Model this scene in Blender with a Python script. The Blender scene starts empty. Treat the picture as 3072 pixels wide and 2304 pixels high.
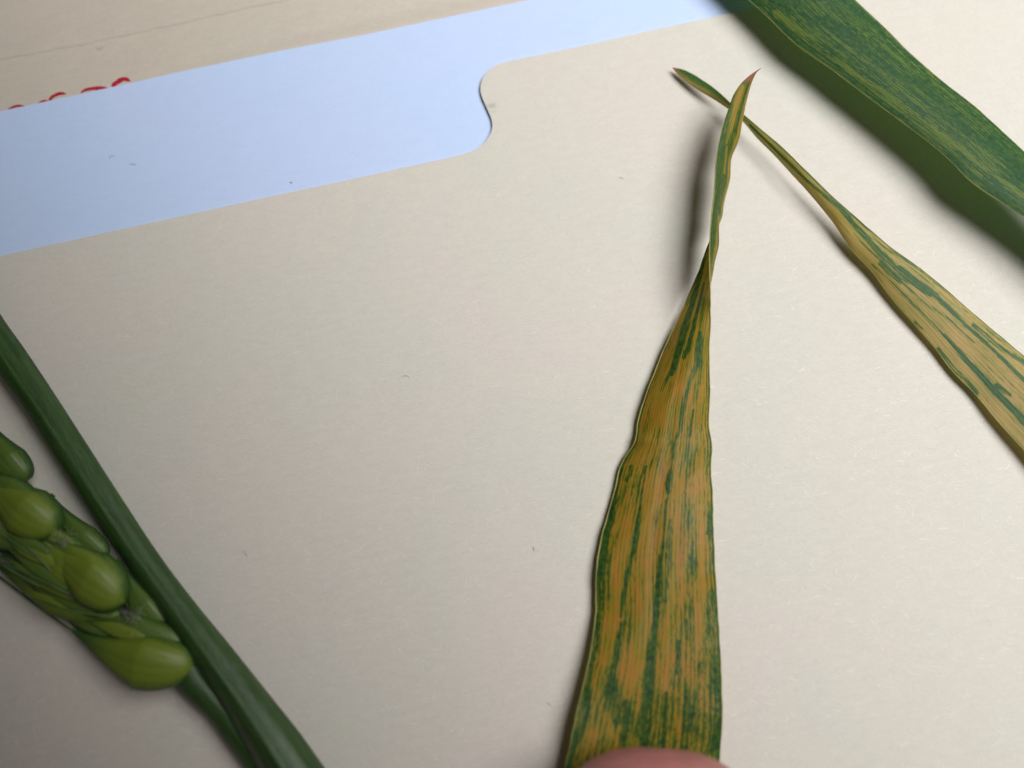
import bpy, bmesh, math, random
import numpy as np
from mathutils import Vector, Matrix

random.seed(7)
rng = np.random.default_rng(7)
scene = bpy.context.scene
C = scene.collection
MM = 0.001

# ------------------------------------------------------------------ camera
HFOV = math.radians(62.0)
TILT = math.radians(12.0)
DIST = 0.108
cam_d = bpy.data.cameras.new("camera")
cam = bpy.data.objects.new("camera", cam_d)
C.objects.link(cam)
CAM = Vector((0.0, -DIST * math.sin(TILT), DIST * math.cos(TILT)))
cam.location = CAM
cam.rotation_euler = (TILT, 0, 0)
cam_d.sensor_width = 36.0
cam_d.lens = 18.0 / math.tan(HFOV / 2)
cam_d.clip_start = 0.004
cam_d.clip_end = 20.0
cam_d.dof.use_dof = True
cam_d.dof.focus_distance = 0.1085
cam_d.dof.aperture_fstop = 8.5
scene.camera = cam

# ------------------------------------------------------------------ world
world = bpy.data.worlds.new("World")
scene.world = world
world.use_nodes = True
bg = world.node_tree.nodes['Background']
bg.inputs['Color'].default_value = (1.0, 0.86, 0.70, 1)
bg.inputs['Strength'].default_value = 0.048


def aim(o, target):
    o.rotation_euler = (Vector(target) - o.location).to_track_quat('-Z', 'Y').to_euler()


# added spots as window light, upper right; cone edges imitate a shadow, lower left
LAMP = Vector((0.366, 0.149, 0.522)); LAIM = Vector((0.431, 0.292, 0.0)); LEDGE = Vector((-0.062, -0.045, 0.0))
LR = 0.235; LE = 1.71
lax = (LAIM - LAMP).normalized()
lu = (Vector((0.03, 0, 0)) - LAMP).cross(Vector((0, 0, 1))).normalized(); lw = lu.cross((Vector((0.03, 0, 0)) - LAMP).normalized())
edge0 = (LEDGE - LAMP).angle(LAIM - LAMP)
for i in range(22):
    rr = LR * math.sqrt((i + .5) / 22); th = i * 2.39996
    ld = bpy.data.lights.new("window_spot", 'SPOT')
    ld.shadow_soft_size = 0.05
    ld.energy = LE * 16 / 22
    ld.color = (1.0, 0.995, 0.995)
    lo = bpy.data.objects.new("window_spot", ld)
    C.objects.link(lo)
    lo.location = LAMP + lu * rr * math.cos(th) + lw * rr * math.sin(th)
    aim(lo, LAIM)
    ld.spot_size = 2 * (0.982 + (LEDGE - lo.location).angle(LAIM - lo.location) - edge0)
    ld.spot_blend = 0.2

scene.view_settings.view_transform = 'Standard'
scene.view_settings.look = 'None'
scene.view_settings.exposure = 0.0
scene.view_settings.gamma = 1.0

# ------------------------------------------------------------------ helpers
PX = 3072.0
RX = Vector((1, 0, 0))
UY = Vector((0, math.cos(TILT), math.sin(TILT)))
FW = Vector((0, math.sin(TILT), -math.cos(TILT)))
TH = math.tan(HFOV / 2)


def at(x, y, h=0.0):
    """photo position (3072 x 2304) and height in mm above the folder -> world point"""
    a = (x - 1536.0) / 1536.0 * TH
    b = (1152.0 - y) / 1536.0 * TH
    d = FW + RX * a + UY * b
    t = (h * MM - CAM.z) / d.z
    return CAM + d * t


def at_np(x, y, h):
    a = (x - 1536.0) / 1536.0 * TH
    b = (1152.0 - y) / 1536.0 * TH
    dx = a
    dy = FW.y + UY.y * b
    dz = FW.z + UY.z * b
    t = (h * MM - CAM.z) / dz
    return np.stack([CAM.x + dx * t, CAM.y + dy * t, CAM.z + dz * t], -1)


def tag(o, label=None, cat=None, group=None, kind=None):
    if label: o['label'] = label
    if cat: o['category'] = cat
    if group: o['group'] = group
    if kind: o['kind'] = kind
    return o


def link(name, me, m=None, parent=None, smooth=True):
    if m is not None:
        me.materials.append(m)
    if smooth:
        me.polygons.foreach_set('use_smooth', [True] * len(me.polygons))
    o = bpy.data.objects.new(name, me)
    C.objects.link(o)
    if parent is not None:
        o.parent = parent
    return o


def empty(name):
    o = bpy.data.objects.new(name, None)
    o.empty_display_size = 0.005
    C.objects.link(o)
    return o


def mesh(name, V, F):
    me = bpy.data.meshes.new(name)
    me.from_pydata([tuple(v) for v in V], [], F)
    me.update()
    return me


def grid_mesh(name, P, closed_u=False, attrs=None, uv=None):
    """P: (nv, nu, 3) array -> quad mesh; attrs: dict name -> (nv, nu)"""
    nv, nu, _ = P.shape
    idx = np.arange(nv * nu).reshape(nv, nu)
    if closed_u:
        a = idx[:-1, :]; b = np.roll(idx, -1, 1)[:-1, :]
        c = np.roll(idx, -1, 1)[1:, :]; d = idx[1:, :]
    else:
        a = idx[:-1, :-1]; b = idx[:-1, 1:]; c = idx[1:, 1:]; d = idx[1:, :-1]
    F = np.stack([a, b, c, d], -1).reshape(-1, 4)
    me = bpy.data.meshes.new(name)
    me.vertices.add(nv * nu)
    me.vertices.foreach_set('co', P.reshape(-1).astype(np.float32))
    me.loops.add(F.size)
    me.loops.foreach_set('vertex_index', F.reshape(-1).astype(np.int32))
    me.polygons.add(len(F))
    me.polygons.foreach_set('loop_start', np.arange(0, F.size, 4, dtype=np.int32))
    me.update(calc_edges=True)
    if attrs:
        for k, v in attrs.items():
            at_ = me.attributes.new(k, 'FLOAT', 'POINT')
            at_.data.foreach_set('value', v.reshape(-1).astype(np.float32))
    if uv is not None:
        l = me.uv_layers.new(name='UVMap')
        l.data.foreach_set('uv', uv.reshape(-1, 2)[F.reshape(-1)].reshape(-1).astype(np.float32))
    return me


def crom(keys, vals, q):
    """smooth monotone-ish cubic through (keys, vals) at q"""
    keys = np.asarray(keys, float); vals = np.asarray(vals, float)
    if keys[0] > keys[-1]:
        keys = keys[::-1]; vals = vals[::-1]
    m = np.gradient(vals, keys)
    q = np.clip(q, keys[0], keys[-1])
    i = np.clip(np.searchsorted(keys, q) - 1, 0, len(keys) - 2)
    h = keys[i + 1] - keys[i]
    t = (q - keys[i]) / h
    return ((2*t**3 - 3*t**2 + 1) * vals[i] + (t**3 - 2*t**2 + t) * h * m[i]
            + (-2*t**3 + 3*t**2) * vals[i + 1] + (t**3 - t**2) * h * m[i + 1])


def poly_resample(pts, n):
    p = np.array(pts, float)
    d = np.r_[0, np.cumsum(np.linalg.norm(np.diff(p, axis=0), axis=1))]
    q = np.linspace(0, d[-1], n)
    return np.stack([crom(d, p[:, k], q) for k in range(p.shape[1])], -1), q


def tube_mesh(name, pts, radii, n=8, flat=1.0):
    """tube along 3-D points"""
    P = [Vector(p) for p in pts]
    rings = []
    for i, p in enumerate(P):
        t = (P[min(i + 1, len(P) - 1)] - P[max(i - 1, 0)])
        if t.length < 1e-9: t = Vector((1, 0, 0))
        t.normalize()
        s = t.cross(Vector((0, 0, 1)))
        if s.length < 1e-5: s = Vector((1, 0, 0))
        s.normalize()
        u = s.cross(t)
        rings.append([p + (s * math.cos(a) + u * math.sin(a) * flat) * radii[i]
                      for a in np.linspace(0, 2 * math.pi, n, endpoint=False)])
    return grid_mesh(name, np.array([[list(v) for v in r] for r in rings]), True)


# ------------------------------------------------------------------ node helpers
class NT:
    def __init__(s, name):
        s.m = bpy.data.materials.new(name)
        s.m.use_nodes = True
        s.t = s.m.node_tree
        s.b = s.t.nodes['Principled BSDF']
        s.out = s.t.nodes['Material Output']

    def n(s, typ, **kw):
        nd = s.t.nodes.new(typ)
        for k, v in kw.items():
            setattr(nd, k, v)
        return nd

    def put(s, sock, v):
        if v is None: return
        if hasattr(v, 'links'):
            s.t.links.new(v, sock)
        else:
            if isinstance(v, tuple) and len(v) == 3 and sock.type == 'RGBA':
                v = v + (1,)
            sock.default_value = v

    def math(s, op, a, b=None, c=None, clamp=False):
        nd = s.n('ShaderNodeMath', operation=op, use_clamp=clamp)
        s.put(nd.inputs[0], a); s.put(nd.inputs[1], b)
        if c is not None: s.put(nd.inputs[2], c)
        return nd.outputs[0]

    def vmul(s, v, xyz):
        nd = s.n('ShaderNodeVectorMath', operation='MULTIPLY')
        s.put(nd.inputs[0], v); s.put(nd.inputs[1], xyz)
        return nd.outputs[0]

    def noise(s, vec, scale, detail=3.0, rough=0.5, dim='3D'):
        nd = s.n('ShaderNodeTexNoise')
        s.put(nd.inputs['Vector'], vec)
        nd.inputs['Scale'].default_value = scale
        nd.inputs['Detail'].default_value = detail
        nd.inputs['Roughness'].default_value = rough
        return nd.outputs['Fac']

    def mix(s, f, a, b):
        nd = s.n('ShaderNodeMix', data_type='RGBA')
        s.put(nd.inputs[0], f); s.put(nd.inputs[6], a); s.put(nd.inputs[7], b)
        return nd.outputs[2]

    def ramp(s, f, lo, hi, a=0.0, b=1.0, smooth=True):
        nd = s.n('ShaderNodeMapRange')
        if smooth: nd.interpolation_type = 'SMOOTHSTEP'
        s.put(nd.inputs[0], f)
        nd.inputs[1].default_value = lo; nd.inputs[2].default_value = hi
        nd.inputs[3].default_value = a; nd.inputs[4].default_value = b
        return nd.outputs[0]

    def attr(s, name):
        return s.n('ShaderNodeAttribute', attribute_name=name).outputs['Fac']

    def bump(s, h, dist, strength=1.0):
        nd = s.n('ShaderNodeBump')
        nd.inputs['Strength'].default_value = strength
        nd.inputs['Distance'].default_value = dist
        s.put(nd.inputs['Height'], h)
        return nd.outputs[0]

    def set(s, **kw):
        for k, v in kw.items():
            s.put(s.b.inputs[k.replace('_', ' ')], v)


def paper_mat(name, base, tint_a, tint_b, grain=0.05, rough=0.75, angle=12.0, smudge=None, spec=0.3):
    k = NT(name)
    tc = k.n('ShaderNodeTexCoord').outputs['Object']
    mp = k.n('ShaderNodeMapping')
    mp.inputs['Rotation'].default_value = (0, 0, math.radians(-angle))
    k.put(mp.inputs['Vector'], tc)
    v = mp.outputs[0]
    st = k.vmul(v, (0.35, 1.0, 1.0))
    fine = k.noise(st, 5200.0, 3.0, 0.65)
    mid = k.noise(st, 1300.0, 4.0, 0.6)
    big = k.noise(v, 45.0, 2.0, 0.5)
    big2 = k.noise(k.vmul(v, (1.0, 1.3, 1.0)), 32.0, 2.0, 0.5)
    col = k.mix(k.ramp(big, 0.35, 0.65), tint_a, tint_b)
    col = k.mix(k.ramp(big2, 0.38, 0.62, 0.0, 0.5), col, base)
    g = k.math('ADD', k.math('MULTIPLY', k.math('SUBTRACT', fine, 0.5), grain * 2.2),
               k.math('MULTIPLY', k.math('SUBTRACT', mid, 0.5), grain * 1.5))
    val = k.math('ADD', 1.0, g)
    # sparse dark inclusions
    fl = k.noise(k.vmul(v, (0.5, 1.0, 1.0)), 1500.0, 1.0, 0.5)
    val = k.math('MULTIPLY', val, k.ramp(fl, 0.79, 0.86, 1.0, 0.84))
    hv = k.n('ShaderNodeHueSaturation')
    k.put(hv.inputs['Value'], val); k.put(hv.inputs['Color'], col)
    col = hv.outputs[0]
    if smudge:
        d = k.n('ShaderNodeVectorMath', operation='DISTANCE')
        k.put(d.inputs[0], tc); d.inputs[1].default_value = smudge
        f = k.math('MULTIPLY', k.ramp(d.outputs['Value'], 0.0002, 0.0013, 1.0, 0.0), k.ramp(mid, 0.45, 0.62, 0.0, 0.5))
        col = k.mix(f, col, (0.28, 0.28, 0.26))
    k.set(Base_Color=col, Roughness=rough)
    k.b.inputs['Specular IOR Level'].default_value = spec
    h = k.math('ADD', k.math('MULTIPLY', fine, 0.5), k.math('MULTIPLY', mid, 1.0))
    h = k.math('ADD', h, k.math('MULTIPLY', k.noise(v, 90.0, 2.0), 5.0))
    k.set(Normal=k.bump(h, 0.00003, 0.7))
    return k.m


def leaf_mat(name, yel_a, yel_b, grn_a, grn_b, veins=40.0, nk=0.5, rough=0.42, trans=0.35,
             ustretch=1.0, vein_dark=0.82, brown=(0.16, 0.06, 0.035), sheen=0.0, cross=0.0, lo=0.28, hi=0.72, vb=0.00003, wk=0.10, olive=None, olo=-0.15, ohi=0.5):
    """UV is (across 0..1, along in mm).  'mask' is how green the tissue is, 'dry' how withered"""
    k = NT(name)
    uv = k.n('ShaderNodeUVMap').outputs[0]
    mask = k.attr('mask'); dry = k.attr('dry')
    nA = k.noise(k.vmul(uv, (30.0 * ustretch, 0.16, 1)), 1.0, 3.0, 0.6)
    nB = k.noise(k.vmul(uv, (75.0 * ustretch, 1.1, 1)), 1.0, 3.0, 0.6)
    nC = k.noise(k.vmul(uv, (9.0, 0.22, 1)), 1.0, 3.0, 0.5)
    nD = k.noise(k.vmul(uv, (20.0, 1.4, 1)), 1.0, 4.0, 0.6)
    nE = k.noise(k.vmul(uv, (110.0 * ustretch, 0.5, 1)), 1.0, 2.0, 0.5)
    s = k.math('ADD', k.math('MULTIPLY', k.math('SUBTRACT', nA, 0.5), 1.6 * nk),
               k.math('MULTIPLY', k.math('SUBTRACT', nB, 0.5), 1.3 * nk))
    s = k.math('ADD', s, k.math('MULTIPLY', k.math('SUBTRACT', nC, 0.5), 1.0 * nk))
    s = k.math('ADD', s, k.math('MULTIPLY', k.math('SUBTRACT', nE, 0.5), 0.8 * nk))
    sep = k.n('ShaderNodeSeparateXYZ'); k.put(sep.inputs[0], uv)
    jit = k.math('MULTIPLY', k.math('SUBTRACT', k.noise(k.vmul(uv, (14.0, 0.02, 1)), 1.0, 1.0), 0.5), 9.0)
    wave = k.math('SINE', k.math('ADD', k.math('MULTIPLY', sep.outputs[0], veins * 2 * math.pi), jit))
    s = k.math('ADD', s, k.math('MULTIPLY', wave, k.math('MULTIPLY', k.ramp(nD, 0.36, 0.64, 0.15, 1.6), -wk)))
    ms = k.math('ADD', mask, s)
    g = k.ramp(ms, lo, hi)
    yel = k.mix(k.ramp(k.math('ADD', k.math('MULTIPLY', nC, 0.5), k.math('MULTIPLY', nA, 0.5)), 0.38, 0.62), yel_a, yel_b)
    grn = k.mix(k.ramp(nD, 0.35, 0.65), grn_a, grn_b)
    if olive: yel = k.mix(k.ramp(ms, olo, ohi), yel, olive)
    col = k.mix(g, yel, grn)
    wv = k.ramp(wave, -1.0, -0.1, 0.0, 1.0)
    amt = k.ramp(nA, 0.35, 0.65, 0.25, 1.0)
    dk = k.math('MULTIPLY', k.math('SUBTRACT', 1.0, wv), amt)
    col = k.mix(k.math('MULTIPLY', dk, 1.0 - vein_dark), col, grn_a)
    if cross > 0:
        cw = k.noise(k.vmul(uv, (40.0, 6.0, 1)), 1.0, 1.0, 0.5)
        cf = k.math('MULTIPLY', k.ramp(cw, 0.62, 0.70), k.math('MULTIPLY', k.attr('cells'), cross))
        col = k.mix(cf, col, grn_a)
    col = k.mix(k.math('MULTIPLY', dry, 1.0), col, k.mix(nD, brown, (brown[0]*2.2, brown[1]*2.3, brown[2]*2.2)))
    k.set(Base_Color=col, Roughness=k.ramp(nD, 0.2, 0.8, rough - 0.06, rough + 0.1))
    k.b.inputs['Specular IOR Level'].default_value = 0.22
    if sheen:
        k.b.inputs['Sheen Weight'].default_value = sheen
    h = k.math('ADD', k.math('MULTIPLY', wave, 0.30), k.math('MULTIPLY', nE, 1.2))
    k.set(Normal=k.bump(h, vb, 0.5))
    tr = k.n('ShaderNodeBsdfTranslucent')
    bc = k.n('ShaderNodeHueSaturation')
    bc.inputs['Saturation'].default_value = 1.0; bc.inputs['Value'].default_value = 1.8
    k.put(bc.inputs['Color'], col); k.put(tr.inputs[0], bc.outputs[0])
    mx = k.n('ShaderNodeMixShader'); mx.inputs[0].default_value = trans
    k.put(mx.inputs[1], k.b.outputs[0]); k.put(mx.inputs[2], tr.outputs[0])
    k.put(k.out.inputs['Surface'], mx.outputs[0])
    return k.m


def flat_mat(name, col, rough=0.5, spec=0.4, var=0.15, scale=600.0, bump=0.00002, trans=0.0):
    k = NT(name)
    tc = k.n('ShaderNodeTexCoord').outputs['Object']
    nz = k.noise(tc, scale, 4.0, 0.6)
    lo = tuple(c * (1 - var) for c in col); hi = tuple(min(1, c * (1 + var)) for c in col)
    c = k.mix(k.ramp(nz, 0.3, 0.7), lo, hi)
    k.set(Base_Color=c, Roughness=rough)
    k.b.inputs['Specular IOR Level'].default_value = spec
    k.set(Normal=k.bump(nz, bump, 0.6))
    if trans > 0:
        tr = k.n('ShaderNodeBsdfTranslucent'); k.put(tr.inputs[0], c)
        mx = k.n('ShaderNodeMixShader'); mx.inputs[0].default_value = trans
        k.put(mx.inputs[1], k.b.outputs[0]); k.put(mx.inputs[2], tr.outputs[0])
        k.put(k.out.inputs['Surface'], mx.outputs[0])
    return k.m


# ------------------------------------------------------------------ materials
M = {}
sm = at(1476, 322, 0)
M['folder'] = paper_mat('manila_card', (0.590, 0.558, 0.492), (0.605, 0.556, 0.50), (0.575, 0.562, 0.495), 0.10, smudge=tuple(sm))
M['tan'] = paper_mat('tan_card', (0.55, 0.495, 0.415), (0.56, 0.495, 0.42), (0.535, 0.49, 0.415), 0.10)
M['white'] = paper_mat('white_paper', (0.505, 0.62, 0.86), (0.515, 0.617, 0.855), (0.495, 0.622, 0.86), 0.05)
M['fibre'] = flat_mat('pale_fibre', (0.86, 0.83, 0.77), 0.35, 0.6)
M['lint'] = flat_mat('dark_lint', (0.07, 0.07, 0.07), 0.6)
M['ink'] = flat_mat('red_ink', (0.42, 0.012, 0.035), 0.6, 0.3, 0.3, 3000.0)
M['edge'] = flat_mat('folder_cut_edge', (0.42, 0.36, 0.27), 0.8)

M['desk'] = flat_mat('desk_top', (0.20, 0.13, 0.08), 0.5, 0.4, 0.3, 60.0)

# ------------------------------------------------------------------ desk and papers
def slab(name, outline, z0, z1, m, parent=None):
    bm = bmesh.new()
    top = [bm.verts.new((p[0], p[1], z1)) for p in outline]
    bot = [bm.verts.new((p[0], p[1], z0)) for p in outline]
    n = len(outline)
    f = bm.faces.new(top); bm.faces.new(bot[::-1])
    for i in range(n):
        bm.faces.new((top[i], bot[i], bot[(i + 1) % n], top[(i + 1) % n]))
    bmesh.ops.recalc_face_normals(bm, faces=bm.faces[:])
    me = bpy.data.meshes.new(name); bm.to_mesh(me); bm.free()
    return link(name, me, m, parent, smooth=False)


tag(slab('desk', [(-.7, -.5), (.7, -.5), (.7, .5), (-.7, .5)], -0.03, -0.004, M['desk']), kind='structure')

# folder front: its cut edge with the tab step, in photo coordinates
edge = [(0, 768), (400, 680), (800, 592), (1100, 528), (1241, 496), (1330, 477), (1371, 467), (1405, 457),
        (1432, 445), (1453, 428), (1467, 409), (1475, 390), (1477, 374), (1475, 360), (1466, 337), (1455, 312),
        (1446, 291), (1441, 268), (1443, 250), (1450, 232), (1461, 217), (1477, 203), (1496, 193), (1522, 184),
        (1556, 177), (1620, 164), (1697, 148), (1860, 112), (2022, 76), (2239, 29), (2600, -50), (3072, -152)]
e3 = [at(x, y, 0) for x, y in edge]
dirv = (e3[0] - e3[3]).normalized()
left = e3[0] + dirv * 0.10
dirr = (e3[-1] - e3[-3]).normalized()
right = e3[-1] + dirr * 0.07
ns, _ = poly_resample([tuple(p) for p in e3[3:27]], 110)
outl = [left] + e3[:3] + [Vector(p) for p in ns] + e3[27:] + [right]
down = Vector((dirv.y, -dirv.x, 0))
if down.y > 0: down = -down
bl = left + down * 0.20; br = right + down * 0.26
outline = [(p.x, p.y) for p in outl] + [(br.x, br.y), (bl.x, bl.y)]
folder = empty('manila_folder')
tag(folder, 'cream manila folder with a stepped tab edge lying under the leaves', 'folder')
cover = slab('front_cover', outline, -0.00030, 0.0, M['folder'], folder)
# the folder's fuzzy surface fibres: short curved hairs lying on the card
def fibres(name, n, parent, m, poly_ok, w=0.021, L=(0.5, 1.9), zz=0.012):
    V = []; F = []
    for i in range(n):
        while True:
            x = random.uniform(-40, 3110); y = random.uniform(120, 2330)
            if poly_ok(x, y): break
        p = at(x, y, 0)
        a = random.gauss(-0.45, 0.75)
        if random.random() < .25: a = random.uniform(0, 6.28)
        ln = random.uniform(*L) * MM * random.uniform(0.4, 1)
        curve = random.gauss(0, 0.55)
        k = 6
        ww = w * MM * random.uniform(.5, 1.3)
        q = Vector((p.x, p.y, 0)); b0 = len(V)
        for j in range(k):
            ang = a + curve * (j / (k - 1))
            t = Vector((math.cos(ang), math.sin(ang), 0)); s = Vector((-t.y, t.x, 0))
            wj = ww * (1 if 0 < j < k - 1 else .3)
            z = zz * MM * (1 + math.sin(j / (k - 1) * math.pi))
            for c in (-1, 1):
                V.append((q.x + s.x * c * wj / 2, q.y + s.y * c * wj / 2, z))
            q = q + t * ln / (k - 1)
        for j in range(k - 1):
            F.append((b0 + 2*j, b0 + 2*j + 1, b0 + 2*j + 3, b0 + 2*j + 2))
    return link(name, mesh(name, V, F), m, parent)


def on_front(x, y):
    ex = [p[0] for p in edge[:12]]; ey = [p[1] for p in edge[:12]]
    if y < (np.interp(x, [0, 1430, 1500, 3072], [768, 450, 190, -150]) + 25): return False
    # denser towards the lower right, imitating fibres that glancing light picks out
    w = 0.10 + 0.9 * min(1, max(0, (x * 0.5 + y - 1300) / 1300.0))
    return random.random() < w


fb = fibres('surface_fibres', 2600, folder, M['fibre'], on_front)
tag(fb, kind='stuff')

# white sheet between the cards
wt = [(-260, 391), (0, 334), (249, 281), (547, 214), (820, 157), (1100, 103), (1599, -3), (2400, -172)]
w3 = [at(x, y, -0.4) for x, y in wt]
wd = [(2400, 150), (2400, 300), (-260, 1300)]
wo = [(p.x, p.y) for p in w3] + [(p.x, p.y) for p in [at(x, y, -0.4) for x, y in wd]]
white = tag(slab('paper_sheet', wo, -0.00050, -0.00038, M['white']),
            'pale bluish white sheet of paper sticking out behind the folder tab', 'paper')

# tan card behind, with relief along the white sheet
P0 = at(0, 334, -0.4); P1 = at(1599, -3, -0.4)
ax = (P1 - P0); ax.z = 0; ax.normalize()
ay = Vector((-ax.y, ax.x, 0))


def tan_h(a, s):
    """height in metres; s is the distance beyond the edge of the white sheet"""
    k = min(1.0, max(0.0, (a - 0.012) / 0.03))
    w = (0.9 + 2.0 * k)
    t = min(1.0, max(0.0, (s / MM + 0.3) / w)); t = t * t * (3 - 2 * t)
    z = -0.72 + 0.85 * t * (0.15 + 0.85 * k)
    # the scored crease: a small step with a lip
    c = crease_s(a)
    d = (s - c) / MM
    z += 0.16 / (1 + math.exp(-max(-40, min(40, d / 0.05))))
    z -= 0.05 * math.exp(-((d + .9) / 0.8) ** 2)
    z += 0.03 * math.sin(a * 60 + s * 120)
    return z * MM


cpts = [at(x, y, -0.3) for x, y in [(0, 176), (250, 130), (470, 87), (497, 82), (700, 38), (845, 10), (1200, -62)]]
ca = [(p - P0).dot(ax) for p in cpts]; cs = [(p - P0).dot(ay) for p in cpts]


def crease_s(a):
    return float(np.interp(a, ca, cs)) + 0.00006 * math.sin(a * 900) + 0.00004 * math.sin(a * 2300)


av = np.concatenate([[-0.08, -0.04], np.arange(-0.012, 0.10, 0.0009), [0.13, 0.2]])
# rows follow the crease so that its step stays crisp
tv = np.concatenate([np.linspace(-8, -1, 6), np.linspace(-0.6, 3.2, 22)])
rows = []
for a in av:
    c = crease_s(a)
    row = [P0 + ax * a + ay * (t * MM) for t in tv if t * MM < c - 0.0009]
    row = []
    for j, t in enumerate(np.r_[np.linspace(-12, -1.2, 5), np.linspace(-0.8, 2.9, 20)]):
        s = t * MM
        s = s if s < 0 else s * (c - 0.0006) / 0.0029
        row.append(s)
    row += [c + d * MM for d in (-.45, -.3, -.2, -.14, -.09, -.05, -.02, .02, .05, .09, .14, .2, .3, .5, .8, 1.2, 2, 3, 5, 8, 14, 25, 60, 120)]
    pr = []
    for s in row:
        q = P0 + ax * a + ay * s
        pr.append((q.x, q.y, tan_h(a, s)))
    rows.append(pr)
tan = empty('tan_card')
tag(tan, 'tan card with a crease and cut-off red handwriting behind the white paper', 'card')
link('card_panel', grid_mesh('card_panel', np.array(rows)), M['tan'], tan)

# red pen strokes showing above the white sheet
strokes = [
    ([(24, 329), (38, 322), (52, 318), (66, 318), (78, 320)], 6),
    ([(112, 313), (124, 306), (134, 303), (148, 304)], 6),
    ([(148, 304), (153, 295), (165, 287), (180, 281), (190, 281), (199, 282)], 9.5),
    ([(243, 278), (255, 271), (272, 267), (292, 265), (308, 264), (322, 264)], 9),
    ([(336, 260), (347, 252), (360, 244), (372, 239), (382, 240), (393, 245)], 12),
]
for pts, w in strokes:
    pp, _ = poly_resample(pts, 40)
    V = []; F = []
    for i in range(40):
        t = pp[min(i + 1, 39)] - pp[max(i - 1, 0)]
        t = t / np.linalg.norm(t); s = np.array([-t[1], t[0]])
        u = i / 39
        ww = w * (0.75 + 0.3 * math.sin(u * 3.1)) * (1 + 0.22 * random.uniform(-1, 1))
        ww *= min(1, .5 + u * 6) * min(1, .25 + (1 - u) * 5)
        for c in np.linspace(-1, 1, 4):
            q = at(pp[i, 0] + s[0] * ww * c / 2, pp[i, 1] + s[1] * ww * c / 2, -0.6)
            r = q - P0; r.z = 0
            z = tan_h(r.dot(ax), r.dot(ay)) + (0.03 + 0.004 * (1 - c * c)) * MM
            V.append((q.x, q.y, z))
    for i in range(39):
        for j in range(3):
            F.append((i*4+j, i*4+j+1, (i+1)*4+j+1, (i+1)*4+j))
    link('pen_stroke', mesh('pen_stroke', V, F), M['ink'], tan)

# ------------------------------------------------------------------ lint
def lint(pts, r, h, label):
    r *= 0.62
    p3 = [at(x, y, h + 0.05 + 0.06 * math.sin(i)) for i, (x, y) in enumerate(pts)]
    pp, _ = poly_resample([tuple(p) for p in p3], 14)
    o = link('lint_hair', tube_mesh('lint_hair', pp, [r * MM * (0.4 + 0.6 * math.sin(math.pi * (i + .7) / 14.4)) for i in range(14)], 5), M['lint'])
    tag(o, label, 'lint', 'tiny dark hairs and specks on the papers')


lint([(329, 478), (330, 471), (336, 467), (346, 470)], 0.028, -0.38, 'curled dark hair on the white paper, left of the short straight one')
lint([(390, 489), (398, 493), (406, 492), (407, 497)], 0.026, -0.38, 'short bent hair on the white paper, right of the curled one')
lint([(871, 546), (874, 548), (877, 546)], 0.075, -0.36, 'black speck on the white paper close to the folder edge')
lint([(290, 143), (299, 147), (306, 146), (308, 138)], 0.03, -0.4, 'small dark hair on the tan card below its crease')
lint([(1856, 532), (1864, 533), (1871, 536)], 0.03, 0.0, 'dark hair on the folder between the tab and the twisted leaf')
lint([(1205, 1131), (1212, 1128), (1220, 1127), (1229, 1133)], 0.025, 0.0, 'thin dark hair lying alone in the middle of the folder')
lint([(1598, 1640), (1602, 1646), (1600, 1655)], 0.035, 0.0, 'dark speck on the folder left of the broad yellow leaf')
lint([(728, 1652), (736, 1660), (742, 1672)], 0.022, 0.0, 'faint short hair on the folder just right of the green stem')
lint([(1640, 2108), (1648, 2112), (1652, 2120)], 0.022, 0.0, 'faint short hair on the folder near the fingertip')
lint([(453, 210), (460, 213), (459, 218)], 0.03, -0.6, 'dark speck on the tan card beside the white paper edge')

# ------------------------------------------------------------------ leaves
def vnoise(x, seed=0, oct=3):
    r = np.random.default_rng(seed)
    out = np.zeros_like(np.asarray(x, float)); a = 1.0
    for o in range(oct):
        tbl = r.uniform(-1, 1, 512)
        xi = np.floor(x).astype(int); f = x - xi; f = f * f * (3 - 2 * f)
        out = out + a * (tbl[xi % 512] * (1 - f) + tbl[(xi + 1) % 512] * f)
        a *= .5; x = x * 2.1
    return out


def seg_field(X, Y, pts, w, soft=0.6, ws=None):
    """1 on the polyline, falling to 0 at distance w (photo px); ws tapers the width"""
    p = np.array(pts, float)
    best = np.zeros_like(X)
    n = len(p)
    for i in range(n - 1):
        a = p[i]; b = p[i + 1]; d = b - a
        t = np.clip(((X - a[0]) * d[0] + (Y - a[1]) * d[1]) / (d @ d), 0, 1)
        dist = np.hypot(X - a[0] - t * d[0], Y - a[1] - t * d[1])
        ww = w if ws is None else (ws[i] + (ws[i + 1] - ws[i]) * t)
        f = np.clip(1 - (dist / ww - (1 - soft)) / soft, 0, 1)
        best = np.maximum(best, f * f * (3 - 2 * f))
    return best


def margin(name, P3, r, m, parent):
    n = len(P3)
    rad = [r * MM * min(1, .35 + 6 * min(i, n - 1 - i) / n) for i in range(n)]
    return link(name, tube_mesh(name, P3, rad, 6), m, parent)


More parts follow.
